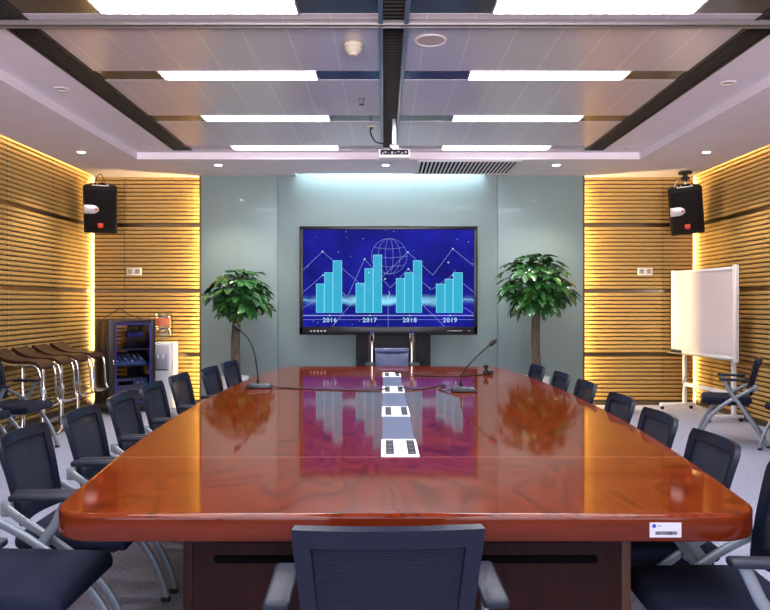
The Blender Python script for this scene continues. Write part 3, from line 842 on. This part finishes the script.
# head chair at the far end
hc = thing('executive_chair', 'blue leather chair with chrome posts at the far head of the table', 'chair', (.088, 7.62, 0), 0)
def fn(u, v):
    z = .46+.39*v; y = -.16-.06*v-.02*(1-u*u)+.0
    if v > .8: y += -.03*((v-.8)/.2)**2
    return (u*.185, -y-.0, z), Vector((0, -1, .1)).normalized()
MB().grid(fn, [-1+.2*k for k in range(11)], [k/12 for k in range(13)], None, .045).build('backrest', M['bluelth'], hc, angle=70)
MB().tube([(-.19, .235, .842), (.19, .235, .842)], .034, seg=16).build('top_roll', M['bluelth'], hc)
sb = MB().box(-.22, .22, -.25, .17, .42, .50, bevel=.03, seg=4).build('seat', M['bluelth'], hc, angle=60)
for s in (-1, 1):
    x = s*.222
    MB().tube(smoothpath([(x, -.20, .40), (x, .05, .40), (x, .16, .46), (x, .20, .66), (x, .225, .90), (x*1.0, .235, 1.0), (x*.97, .215, 1.045)], 5), .015, .013, ref=(1, 0, 0)).build('post', M['chrome'], hc)
    MB().tube([(x, .233, .95), (x, .228, 1.0), (x*.98, .210, 1.05)], .026, .032, ref=(1, 0, 0)).build('post_cap', M['chrome'], hc)
    MB().box(x-.052+s*.02, x+.052+s*.02, -.23, .16, .695, .725, bevel=.008).build('armrest', M['black'], hc)
    MB().tube([(x+s*.02, -.05, .42), (x+s*.02, -.05, .697)], .012).tube([(x, -.05, .43), (x+s*.02, -.05, .43)], .010).build('arm_post', M['chrome'], hc)
MB().tube([(0, 0, .10), (0, 0, .42)], .028, seg=16).build('gas_column', M['chrome'], hc)
for k in range(5):
    a = k*2*PI/5+.3
    l = MB().tube([(.03*math.cos(a), .03*math.sin(a), .11), (.28*math.cos(a), .28*math.sin(a), .07)], .016, .02, seg=8).build('leg', M['chrome'], hc)
    b = MB(); b.M = Matrix.Translation((.28*math.cos(a), .28*math.sin(a), .03)) @ Matrix.Rotation(a, 4, 'Z') @ Matrix.Rotation(R(90), 4, 'X')
    b.lathe([(.029, -.02), (.030, 0), (.029, .02)], seg=16); b.build('caster', M['black'], l)

# ------------------------------------------------------------------ microphones and table cables
def microphone(x, y, pts, label, mirror=1):
    t = thing('gooseneck_microphone', label, 'microphone', (x, y, .751), 0, 'gooseneck microphones on the table')
    b = MB(); b.prism([(-.085, 0), (.092, 0), (.092, .012), (.055, .026), (-.02, .036), (-.07, .034), (-.085, .022)], 'y', -.055, .055, bevel=.006, seg=3)
    for v in b.bm.verts: v.co.x *= mirror
    base = b.build('base', M['micbase'], t)
    MB().box(min(mirror*.03, mirror*.075), max(mirror*.03, mirror*.075), -.035, .035, .0215, .0265).build('button_panel', M['silver'], base)
    p = smoothpath(pts, 8)
    MB().tube([(pts[0][0], pts[0][1], .03), pts[0]], .011).build('neck_socket', M['black'], t)
    MB().tube(p, .0055).build('gooseneck', M['black'], t)
    d = (Vector(pts[-1])-Vector(pts[-2])).normalized(); e = Vector(pts[-1])
    MB().tube([e-d*.01, e, e+d*.012, e+d*.04, e+d*.055], .017, radii=[.45, .9, 1, .95, .5], seg=14).build('mic_head', M['black'], t)
microphone(.563, 4.98, [(-.015, 0, .06), (-.008, 0, .12), (.05, 0, .20), (.13, 0, .28), (.195, 0, .335)], 'gooseneck microphone leaning away toward the whiteboard side of the table')
microphone(-.925, 5.19, [(-.01, 0, .06), (-.015, 0, .13), (-.04, 0, .27), (-.085, 0, .37), (-.145, -.01, .43)], 'gooseneck microphone leaning toward the sparse tree side', mirror=1)
def cable(pts, label, r=.0045):
    tag(MB().tube(smoothpath(pts, 8), r, seg=8).build('table_cable', M['black']), label, 'cable', 'cables on the table')
zc = .7555
cable([(-.835, 5.19, .768), (-.78, 5.18, zc), (-.55, 5.10, zc), (-.25, 5.02, zc), (-.05, 5.02, zc+.002), (.02, 5.06, .762)], 'black cable from the microphone on the sparse tree side to centre sockets')
cable([(.475, 4.98, .766), (.43, 4.97, zc), (.40, 5.10, zc), (.46, 5.28, zc), (.44, 5.34, zc), (.33, 5.16, zc), (.22, 5.06, zc), (.15, 5.10, .7545+.009), (.12, 5.12, .762)], 'black cable looping from the microphone on the whiteboard side to sockets')
cable([(.10, 6.24, .762), (.17, 6.20, .7615), (.3, 6.02, zc), (.5, 5.98, zc), (.72, 6.02, zc), (.86, 6.14, zc)], 'black cable across the far table end to the small plug')
t = thing('cable_plug', 'small black plug standing at the end of the far table cable', 'plug', (.90, 6.18, .7505))
MB().lathe([(.026, 0), (.030, .008), (.024, .030), (.012, .036), (.012, .052), (.022, .058), (.022, .080), (.010, .088)], seg=16).build('plug_body', M['black'], t)
MB().box(.025, .062, -.018, .018, .0, .036, bevel=.006).build('plug_head', M['black'], t)

# ------------------------------------------------------------------ whiteboard
A = Vector((4.03, 7.98)); B = Vector((3.845, 9.33))
d = (A-B); L = d.length; ang = math.atan2(d.y, d.x)
wbd = thing('whiteboard', 'white mobile whiteboard on a rolling stand by the slat wall', 'whiteboard', (B.x, B.y, 0), ang)
# local x runs from the far edge to the near edge, local -y faces the room
z0, z1 = .72, 1.80
MB().box(.04, L-.05, -.006, .012, z0+.03, z1-.03).build('board_surface', M['board'], wbd)
MB().box(.02, L-.03, -.016, .018, z1-.035, z1, bevel=.004).build('frame_rail', M['whitemetal'], wbd)
MB().box(.02, L-.03, -.016, .018, z0, z0+.035, bevel=.004).build('frame_rail', M['whitemetal'], wbd)
MB().box(0, .045, -.02, .02, z0-.01, z1+.01, bevel=.006).build('frame_post', M['whitemetal'], wbd)
MB().box(L-.065, L, -.024, .022, z0-.02, z1+.02, bevel=.008).build('frame_post', M['whitemetal'], wbd)
MB().box(.02, L-.05, -.085, -.016, z0+.0, z0+.016, bevel=.003).build('tray', M['alu'], wbd)
for k, x in enumerate((.22, L-.13)):
    MB().box(x-.025, x+.025, .022, .062, .06, z1-.2, bevel=.006).build('stand_post', M['whitemetal'], wbd)
    lg = MB().box(x-.024, x+.024, -.30, .16, .045, .085, bevel=.008).build('leg', M['whitemetal'], wbd)
    for y in (-.27, .13):
        b = MB(); b.M = Matrix.Translation((x, y, .0225)) @ Matrix.Rotation(R(90), 4, 'Y'); b.lathe([(.020, -.013), (.0222, -.008), (.0222, .008), (.020, .013)], seg=16)
        b.build('caster', M['black'], lg)
MB().box(.20, L-.12, .028, .056, .30, .35, bevel=.004).build('cross_bar', M['whitemetal'], wbd)
MB().tube(smoothpath([(.30, .03, z0), (.42, .02, z0-.10), (.38, .03, z0-.25), (.26, .015, z0-.32), (.19, .015, z0-.5)]), .004).build('cord', M['black'], wbd)
er = thing('board_eraser', 'black eraser lying in the whiteboard tray', 'eraser', (B.x, B.y, 0), ang)
MB().box(.07, .27, -.070, -.028, z0+.0165, z0+.040, bevel=.006).build('felt', M['black'], er)
MB().box(.075, .265, -.066, -.032, z0+.040, z0+.052, bevel=.004).build('grip', M['gear'], er)

# ------------------------------------------------------------------ equipment rack, water dispenser
RA = R(37)
rk = thing('equipment_rack', 'black audio equipment cabinet with blue framed glass door standing in the corner', 'cabinet', (-3.378, 8.585, 0), RA)
W_, D_, Z0, Z1 = .57, .60, .075, 1.175
sh_ = MB()
sh_.box(0, .025, 0, D_, Z0, Z1, bevel=.004); sh_.box(W_-.025, W_, 0, D_, Z0, Z1, bevel=.004)
sh_.box(0.025, W_-.025, 0, D_, Z1-.03, Z1, bevel=.004); sh_.box(.025, W_-.025, 0, D_, Z0, Z0+.04, bevel=.004)
sh_.box(.025, .16, D_-.02, D_, Z0, Z1); sh_.box(.40, W_-.025, D_-.02, D_, Z0, Z1)
sh_.build('shell', M['rackdark'], rk)
sp = MB(); sp.box(-.006, .002, .03, D_*.47, Z0+.03, Z1-.03, bevel=.003); sp.box(-.006, .002, D_*.53, D_-.03, Z0+.03, Z1-.03, bevel=.003)
for y in (D_*.43, D_*.57): sp.lathe([(.0001, 0), (.0001, .001)], seg=4)
spo = sp.build('side_door', M['rackdark'], rk)
for y in (D_*.42, D_*.58): MB().box(-.012, -.005, y-.012, y+.012, .74, .80, bevel=.002).build('latch', M['black'], spo)
dr = MB()
dr.box(0, .075, -.022, -.002, Z0, Z1, bevel=.004); dr.box(W_-.06, W_, -.022, -.002, Z0, Z1, bevel=.004)
dr.box(.075, W_-.06, -.022, -.002, Z1-.05, Z1, bevel=.004); dr.box(.075, W_-.06, -.022, -.002, Z0, Z0+.06, bevel=.004)
dor = dr.build('door', M['rackdark'], rk)
tm = MB()
for a in ((.075, .087, Z0+.06, Z1-.05), (W_-.072, W_-.06, Z0+.06, Z1-.05)): tm.box(a[0], a[1], -.026, -.0, a[2], a[3])
tm.box(.087, W_-.072, -.026, 0, Z1-.062, Z1-.05); tm.box(.087, W_-.072, -.026, 0, Z0+.06, Z0+.072)
tm.build('door_trim', M['rackblue'], dor)
MB().box(.087, W_-.072, -.014, -.010, Z0+.072, Z1-.062).build('glass', M['rackglass'], dor)
MB().box(.045, .06, -.036, -.022, .62, .68, bevel=.004).build('lock', M['chrome'], dor)
for z in (.30, .60, .80): MB().box(.03, W_-.03, .05, D_-.03, z-.012, z, bevel=.002).build('shelf', M['gear'], rk)
for x, y in ((.05, .05), (W_-.05, .05), (.05, D_-.05), (W_-.05, D_-.05)):
    b = MB(); b.M = Matrix.Translation((x, y, .0325)) @ Matrix.Rotation(R(90), 4, 'X'); b.lathe([(.030, -.014), (.0322, -.008), (.0322, .008), (.030, .014)], seg=16)
    b.M = None; b.box(x-.02, x+.02, y-.018, y+.018, .045, .076); b.build('caster', M['chrome'], rk)
RM = Matrix.Translation((-3.378, 8.585, 0)) @ Matrix.Rotation(RA, 4, 'Z')
def in_rack(name, label, cat, z):
    p = RM @ Vector((W_/2, .06, z)); return thing(name, label, cat, p, RA)
mx = in_rack('mixing_console', 'small audio mixing desk with knobs inside the glass rack', 'mixer', .601)
b = MB(); b.prism([(.0, 0), (.36, 0), (.36, .13), (.30, .13), (.0, .03)], 'x', -.20, .20, bevel=.004); b.build('body', M['mixer'], mx)
for i in range(6):
    for j in range(4):
        y = .04+j*.06; z = .03+y*.333
        MB().lathe([(.012, 0), (.010, .016)], c=(-.16+i*.064, y, z), seg=8).build('knob', M['silver'] if (i+j) % 3 else M['white'], mx)
am = in_rack('amplifier', 'dark audio amplifier on the bottom shelf of the rack', 'amplifier', .301)
MB().box(-.21, .21, 0, .38, 0, .13, bevel=.005).build('case', M['gear'], am)
MB().box(-.15, .03, -.003, .002, .05, .10).build('display', M['dark'], am)
for x in (.09, .15): 
    b = MB(); b.M = Matrix.Translation((x, 0, .07)) @ Matrix.Rotation(R(90), 4, 'X'); b.lathe([(.022, 0), (.018, .016)], seg=14); b.build('knob', M['silver'], am)
wrx = in_rack('wireless_receiver', 'dark receiver unit on the top shelf of the rack', 'receiver', .801)
MB().box(-.02, .20, .1, .34, 0, .22, bevel=.005).build('case', M['black'], wrx)
MB().box(.0, .18, .096, .101, .15, .20).build('front_display', M['rackblue'], wrx)
MB().tube([(.02, .2, .22), (.02, .2, .27)], .004).tube([(.17, .2, .22), (.17, .2, .27)], .004).build('antenna', M['black'], wrx)
tag(MB().tube(smoothpath([tuple(RM @ Vector(p)) for p in ((.02, .30, Z1+.010), (.12, .30, Z1+.07), (.22, .28, Z1+.13), (.32, .26, Z1+.06), (.44, .24, Z1+.010), (.50, .30, Z1+.010))]), .005, seg=8).build('looped_cable', M['black']),
    'black cable looped on top of the equipment rack', 'cable')

wd = thing('water_dispenser', 'white water dispenser with clear bottle standing behind the equipment rack', 'water dispenser', (-2.905, 9.11, 0))
MB().box(-.135, .135, .02, .31, 0, .86, bevel=.015, seg=3).build('body', M['white'], wd)
MB().box(-.105, .105, .005, .03, .50, .83, bevel=.008).build('front_panel', mat('dispenser_panel', (.55, .54, .62), .4), wd)
MB().box(-.085, .085, .0, .01, .53, .72, bevel=.004).build('tap_niche', mat('dispenser_niche', (.38, .37, .46), .5), wd)
for x in (-.035, .035):
    MB().tube([(x, .01, .70), (x, -.02, .70), (x, -.02, .66)], .010).build('tap', M['white'], wd)
MB().box(-.09, .09, -.015, .02, .505, .522, bevel=.003).build('drip_tray', M['gear'], wd)
bt = thing('water_bottle', 'clear ribbed water bottle with red label upended on the dispenser', 'bottle', (-2.925, 9.26, .861))
pr = [(.03, 0), (.035, .03), (.11, .06), (.128, .09)]
for k in range(5): pr += [(.128, .10+k*.055), (.118, .122+k*.055), (.128, .145+k*.055)]
pr += [(.126, .375), (.10, .395), (.002, .398)]
MB().lathe(pr, seg=28).build('bottle_shell', M['water'], bt)
b = MB(); n = 14
for k in range(n):
    a0, a1 = R(-115+k*90/n), R(-115+(k+1)*90/n)
    b.poly([(.1315*math.cos(a0), .1315*math.sin(a0), .22), (.1315*math.cos(a1), .1315*math.sin(a1), .22), (.1315*math.cos(a1), .1315*math.sin(a1), .32), (.1315*math.cos(a0), .1315*math.sin(a0), .32)])
b.build('paper_label', mat('bottle_label', (.62, .16, .08), .5), bt)

# ------------------------------------------------------------------ bar stools (face +X)
def make_stool(label, loc):
    t = thing('bar_stool', label, 'stool', loc, 0, 'brown bar stools along the slat wall')
    prof = smoothpath([(-.255, 0, .895), (-.235, 0, .885), (-.16, 0, .835), (-.07, 0, .80), (.03, 0, .788), (.14, 0, .785), (.20, 0, .772), (.238, 0, .735)], 3)
    n = len(prof)
    def fn(u, v):
        k = v*(n-1); i = min(int(k), n-2); p = prof[i].lerp(prof[i+1], k-i); tg = (prof[i+1]-prof[i]).normalized()
        return (p.x, u*.15, p.z+.006*u*u), Vector((-tg.z, 0, tg.x))
    MB().grid(fn, [-1, -.96, -.8, -.5, 0, .5, .8, .96, 1], [k/(n-1) for k in range(n)], None, .038).build('seat', M['leather'], t, angle=70)
    for s in (-1, 1):
        q = smoothpath([(-.15, s*.158, .805), (-.05, s*.158, .775), (.06, s*.158, .768), (.17, s*.158, .765), (.225, s*.158, .735), (.252, s*.158, .66), (.262, s*.158, .50), (.275, s*.158, .40), (.292, s*.15, .365)], 4)
        MB().tube(q, .008, .015, ref=(0, 1, 0), seg=10).build('leg', M['chrome'], t, angle=60)
    MB().tube(smoothpath([(.290, -.155, .366), (.315, -.09, .362), (.32, 0, .362), (.315, .09, .362), (.290, .155, .366)], 4), .011).build('footrest', M['chrome'], t)
    MB().tube([(.315, 0, .362), (.03, 0, .385)], .010).build('footrest_arm', M['chrome'], t)
    MB().lathe([(.030, .02), (.026, .06), (.026, .43), (.017, .44), (.017, .76)], seg=18).build('column', M['chrome'], t, angle=50)
    MB().lathe([(.033, .42), (.033, .455)], seg=18).build('collar', M['white'], t)
    MB().box(-.08, .10, -.08, .08, .745, .765, bevel=.006).build('seat_plate', M['black'], t)
    b = MB().box(-.20, .20, -.19, .19, 0, .014, bevel=.005); b.lathe([(.07, .014), (.045, .02), (.032, .03)], seg=20); b.build('base', M['chrome'], t)
    return t
s0 = make_stool('brown leather bar stool, the one closest to the viewer in the row of four', (-3.615, 7.0, 0))
for k, (y, lab) in enumerate(((7.42, 'brown leather bar stool, second from the viewer in the row of four'), (7.84, 'brown leather bar stool, third from the viewer in the row of four'), (8.26, 'brown leather bar stool, closest to the equipment rack in the row of four'))):
    dup(s0, (-3.615, y, 0), 0, lab)

# ------------------------------------------------------------------ potted trees
def potted_tree(x, y, ztr, cx, cz, rx, rz, n, label, seed, pr_=.165):
    rnd = random.Random(seed)
    t = thing('potted_tree', label, 'plant', (x, y, 0), 0, 'potted money trees flanking the display')
    MB().lathe([(.11, 0), (.125, .02), (.15, .30), (pr_, .44), (pr_+.01, .47), (pr_-.012, .472), (pr_-.025, .43), (.02, .425)], seg=32).build('pot', M['leafpot'], t)
    MB().lathe([(.002, .447), (pr_-.03, .437)], seg=24, cap=False).build('soil', M['soil'], t)
    top = Vector((cx*.6, 0, ztr))
    MB().tube(smoothpath([(0, 0, .42), (.008, 0, .62), (cx*.15-.006, 0, .85), (cx*.4, 0, ztr-.12), top], 5), .055, seg=14, radii=[1.15-.25*k/20 for k in range(21)]).build('trunk', M['bark'], t, angle=70)
    fo = MB(); stm = MB(); bm = fo.bm
    def leaflet(base, d, up, ln_, wd):
        side = d.cross(up).normalized(); prof = ((0, .05), (.16, .50), (.40, .92), (.64, 1), (.86, .62), (1, .0))
        L_, C_, R_ = [], [], []
        for tt, w in prof:
            c = base + d*ln_*tt + Vector((0, 0, -1))*ln_*.20*tt*tt
            L_.append(bm.verts.new(c+side*wd*w+up*wd*w*.35)); C_.append(bm.verts.new(c)); R_.append(bm.verts.new(c-side*wd*w+up*wd*w*.35))
        for i in range(len(prof)-1):
            bm.faces.new((C_[i], C_[i+1], L_[i+1], L_[i])); bm.faces.new((R_[i], R_[i+1], C_[i+1], C_[i]))
    for k in range(n):
        th = k*2.39996+rnd.uniform(-.3, .3); zz = 1-2*((k+.5)/n)**.95
        zz = max(-.82, zz); rr = math.sqrt(max(0, 1-zz*zz)); q = rnd.uniform(.55, .84)
        tip = Vector((cx+rx*q*rr*math.cos(th), rx*.9*q*rr*math.sin(th), cz+rz*q*zz))
        out = (tip-Vector((cx, 0, cz-rz*.35))).normalized()
        stm.tube([top.lerp(tip, 0)+Vector((rnd.uniform(-.03, .03), rnd.uniform(-.03, .03), 0)), top.lerp(tip, .55)+Vector((0, 0, .05)), tip], .0035, seg=5)
        up = (out*.75+Vector((0, 0, .75))+Vector((rnd.uniform(-.4, .4), rnd.uniform(-.4, .4), rnd.uniform(-.2, .4)))).normalized(); e1 = up.orthogonal().normalized(); e2 = up.cross(e1)
        m_ = rnd.choice((5, 6, 6, 7)); a0 = rnd.uniform(0, 6.28); ll = rnd.uniform(.16, .225)
        for j in range(m_):
            a = a0+j*2*PI/m_; d_ = (e1*math.cos(a)+e2*math.sin(a))
            d_ = (d_*.95+out*.22-up*.18+Vector((rnd.uniform(-.1, .1), rnd.uniform(-.1, .1), rnd.uniform(-.15, .1)))).normalized()
            leaflet(tip, d_, (up-d_*up.dot(d_)).normalized(), ll*rnd.uniform(.8, 1.1), ll*.235)
    stm.build('stem', mat('stem_green', (.05, .13, .03), .5), t)
    f = fo.build('foliage', M['leaf'], t, recalc=False, angle=80)
    return t
potted_tree(-1.855, 8.72, 1.27, .05, 1.51, .46, .37, 42, 'potted tree with sparser crown in white pot, on the equipment rack side of the display', 3)
potted_tree(1.88, 8.66, 1.37, .0, 1.635, .485, .46, 60, 'potted tree with fuller taller crown in white pot, on the whiteboard side of the display', 11)

# ------------------------------------------------------------------ camera, world, colour
cam = bpy.data.cameras.new('camera'); co = bpy.data.objects.new('camera', cam); COL.objects.link(co)
co.location = (0, 0, CAMZ); co.rotation_euler = (R(90), 0, 0)
cam.sensor_width = 36; cam.lens = 36*F/770; cam.shift_x = 1/770; cam.shift_y = -2/770; cam.clip_start = .05
S.camera = co
w = bpy.data.worlds.new('world'); S.world = w; w.use_nodes = True
bg = w.node_tree.nodes['Background']; bg.inputs[1].default_value = 1.0
# daylight for the added window: soft sky, lower half brightened to light the ceiling
wt = w.node_tree; tc = wt.nodes.new('ShaderNodeTexCoord'); sp = wt.nodes.new('ShaderNodeSeparateXYZ'); mr = wt.nodes.new('ShaderNodeMapRange'); mx = wt.nodes.new('ShaderNodeMix'); mx.data_type = 'RGBA'
wt.links.new(tc.outputs['Generated'], sp.inputs[0]); wt.links.new(sp.outputs['Z'], mr.inputs['Value'])
mr.inputs['From Min'].default_value = -.05; mr.inputs['From Max'].default_value = .05
mx.inputs['A'].default_value = (8.5, 7.9, 8.4, 1); mx.inputs['B'].default_value = (1.4, 1.5, 1.7, 1)
wt.links.new(mr.outputs['Result'], mx.inputs['Factor']); wt.links.new(mx.outputs['Result'], bg.inputs[0])
pl = bpy.data.lights.new('added_window_portal', 'AREA'); pl.shape = 'RECTANGLE'; pl.size = 6.6; pl.size_y = 2.0; pl.cycles.is_portal = True
po = bpy.data.objects.new('added_window_portal', pl); COL.objects.link(po); po.location = (.1, YR-.05, 1.75); po.rotation_euler = (R(90), 0, 0)
S.view_settings.view_transform = 'Standard'; S.view_settings.look = 'None'; S.view_settings.gamma = 1; S.view_settings.use_curve_mapping = False
S.view_settings.exposure = EV
S.cycles.use_denoising = True
S.cycles.max_bounces = 8; S.cycles.diffuse_bounces = 5; S.cycles.glossy_bounces = 4; S.cycles.transparent_max_bounces = 8
S.cycles.sample_clamp_indirect = 3; S.cycles.caustics_reflective = False; S.cycles.caustics_refractive = False
